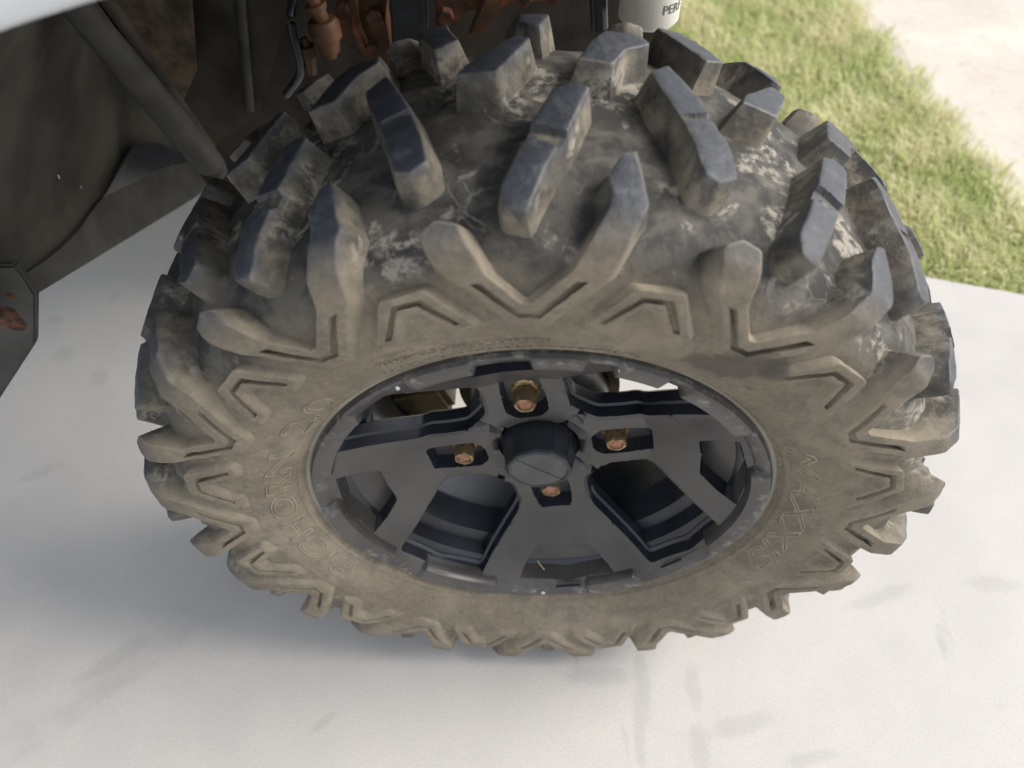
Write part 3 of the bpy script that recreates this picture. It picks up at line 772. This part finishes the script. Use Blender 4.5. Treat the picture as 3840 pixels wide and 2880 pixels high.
# lower rail: a folded strip along the bottom of the liner
low = [(474, 394), (400, 440), (300, 501), (200, 562), (78, 636), (0, 684), (-90, 740)]; hig = [(478, 330), (376, 347), (300, 385), (226, 424), (150, 520), (40, 600), (-90, 650)]
low = catmull(low, 5); hig = catmull(hig, 5); V = []; F = []
for a_, b_ in zip(low, hig):
    p_ = np.array(on_cyl(*a_, .468)); q_ = np.array(on_cyl(*b_, .474)); out = np.array([p_[0], 0, p_[2]])/np.hypot(p_[0], p_[2])*.03
    V += [q_+out, q_, p_*.985+q_*.015, p_, p_+out]
m = 5
for i in range(len(low)-1):
    for j in range(m-1): F.append((i*m+j, (i+1)*m+j, (i+1)*m+j+1, i*m+j+1))
link('lower_rail', fix(mesh('lower_rail', V, F)), TUBEM, veh, WC, sharp=30)
# inner frame wall
def ypoly(name, pts, Y, thick, mat, label=None):
    return poly_sheet(name, [on_y(a, b, Y) for a, b in pts], thick, mat, label=label)
o = box('inner_frame_panel', (-.31, .47, ZC+.21), (0, 0, 0), BROWNIN, veh, (.45, .012, .30), .004)
# diagonal brace tube that ends near the tyre
def seg(a, Ya, b, Yb, n=8):
    A = on_y(*a, Ya); B = on_y(*b, Yb); return [A+(B-A)*i/n for i in range(n+1)]
z_ = lambda pts: [np.array(p)+np.array([0, 0, ZC]) for p in pts]
tubepts('brace_tube', z_(seg((120, -40), .13, (452, 352), .25)), [.0115, .012, .0125, .013, .0135, .014, .0145, .015, .0145], TUBEM, veh, 20)
tubepts('brace_tube_shadow_seam', z_(seg((185, -60), .155, (455, 322), .262)), .006, BROWNIN, veh, 8).name = 'brace_shadow_line'  # dark rod standing in for the shadow line along the brace
lump('brace_mount', np.array(on_y(466, 354, .262))+[0, 0, ZC], (.010, .010, .018), TUBEM, veh, 3)
# dusty panels between brace and frame
ypoly('mud_flap_strip', [(210, -40), (410, -40), (425, 150), (395, 220), (300, 120)], .33, .004, DUSTB, 'strip of panel caked in pale brown mud')
ypoly('inner_guard_panel', [(405, -40), (640, -40), (560, 250), (455, 320), (385, 215), (425, 140)], .36, .004, LINER)
tubepts('guard_rod', z_(seg((515, -30), .34, (540, 235), .36)), .0055, TUBEM, veh, 10)
ypoly('side_plate', [(-60, 575), (28, 575), (46, 590), (78, 640), (77, 742), (-5, 868), (-60, 900)], .02, .008, TUBEM)
lump('rust_patch', np.array(on_y(10, 684, .02))+[0, .001, ZC], (.017, .003, .019), RUSTD, veh, 4)
lump('rust_patch', np.array(on_y(24, 640, .02))+[0, .001, ZC], (.006, .002, .005), RUSTD, veh, 9)
for a_, b_, q_ in ((127, 382, .004), (299, 104, .005), (175, 404, .003)):
    lump('mud_chip', np.array(on_cyl(a_, b_, .476))+[0, 0, ZC], (q_*.2, q_*.25, q_*.6), CHIP, veh, a_)
# suspension seen past the top of the tyre
c0 = lambda a, b, Y: np.array(on_y(a, b, Y))+[0, 0, ZC]
def dense(pts, k=6): return catmull([np.array(p) for p in pts], k)
def rad_d(r, k=6): return [float(x[0]) for x in catmull([(v, 0) for v in r], k)]
def along(pts, prof_):           # stepped turned part along a line of sight points
    pts = [np.array(p) for p in pts]; L = np.cumsum([0]+[np.linalg.norm(q-p) for p, q in zip(pts, pts[1:])]); out = []; rs = []
    for t, r_ in prof_:
        d = t*L[-1]; out.append([float(np.interp(d, L, [p[i] for p in pts])) for i in range(3)]); rs.append(r_)
    return out, rs
P_, R_ = along([c0(668, -20, .30), c0(690, 30, .30), c0(706, 75, .30), c0(713, 122, .30)], [(0, .006), (.18, .006), (.19, .010), (.27, .010), (.28, .0075), (.42, .0075), (.43, .0135), (.52, .0155), (.70, .0150), (.72, .0115), (.90, .0110), (.91, .0075), (1, .007)])
tubepts('brake_fitting', P_, R_, COPPER, veh, 24)
P_, R_ = along([c0(655, 82, .31), c0(668, 110, .31), c0(673, 158, .31)], [(0, .004), (.2, .004), (.21, .009), (.5, .009), (.51, .0065), (1, .0055)])
tubepts('hose_end', P_, R_, COPPER, veh, 6)
def plate(name, pts, Y, th, mat): return ypoly(name, pts, Y, th, mat)
plate('knuckle_plate', [(722, -30), (838, -30), (832, 40), (848, 150), (800, 158), (770, 112), (738, 96), (728, 40)], .345, .03, COPPER)
plate('knuckle_rib', [(745, -30), (762, -30), (776, 60), (800, 120), (786, 126), (758, 72)], .333, .014, RUST)
for a_, b_, q_ in ((742, 18, .008), (812, 30, .009), (806, 100, .007)):
    P0_ = c0(a_, b_, .335); tubepts('knuckle_bolt', [P0_, P0_+np.array([0, -.010, .0])], q_, RUSTD, veh, 6)
tubepts('rubber_hose', dense([c0(640, -30, .32), c0(628, 50, .30), c0(650, 150, .31), c0(618, 205, .33)]), .0045, BLACKP, veh, 10)
box('dark_gap_block', c0(885, 20, .33), (0, R(4), 0), BLACKP, veh, (.018, .012, .09), .003)  # added dark block, stands in for the darkness between the suspension parts
plate('control_arm', [(940, -30), (1215, -30), (1205, 5), (1100, 8), (1075, 26), (1010, 22), (985, 52), (942, 62)], .34, .022, RUST)
plate('control_arm', [(1060, -30), (1090, -30), (1080, 20), (1050, 75), (1010, 78), (1030, 30)], .325, .012, COPPER)
for a_, b_ in ((965, 30), (1130, -8), (1190, -10)):
    P0_ = c0(a_, b_, .335); tubepts('arm_bolt', [P0_, P0_+np.array([0, -.010, .0])], .0075, RUSTD, veh, 6)
tubepts('link_rod', [c0(1290, -60, .28), c0(1295, 60, .28)], .008, BLACKP, veh, 12)
tubepts('drive_shaft', [(0, .12, ZC), (-.03, .30, ZC+.01), (-.05, .46, ZC+.02)], .017, TUBEM, veh, 16)
gus = [np.array(on_cyl(a_, b_, .466)) for a_, b_ in ((222, 428), (286, 316), (340, 308), (420, 345), (376, 352))]
poly_sheet('liner_recess_shade', gus, .003, BLACKP)  # black sheet in place of a hollow, its shade given by the colour
p = c0(1428, 42, .27)
tubepts('reservoir', [p+np.array([-.012, 0, 0]), p+np.array([-.012, 0, .004]), p+np.array([-.012, 0, .09])], [.024, .027, .027], WHITE, veh, 32)
tme = text_mesh('PERF', .011, ext=.0002)
n_ = len(tme.vertices); co = np.empty(n_*3); tme.vertices.foreach_get('co', co); co = co.reshape(n_, 3)
ang = co[:, 0]/.027+.30; rr = .0272+co[:, 2]
out = np.stack([p[0]-.012+rr*np.sin(ang), p[1]-rr*np.cos(ang), p[2]+.016+co[:, 1]], 1); tme.vertices.foreach_set('co', out.ravel()); tme.update(); tme.materials.clear()
link('printed_word', tme, INK, veh, smooth=False)
# body floor and bonnet above the frame, out of the picture but shading the wheel well
o = box('body_tub', (-.72, .98, ZC+.30), (0, 0, 0), SKIN, veh, (.75, .50, .34), .03)
o = box('bonnet_panel', (-.28, .44, ZC+.62), (0, 0, 0), SKIN, veh, (.50, .44, .02), .01)
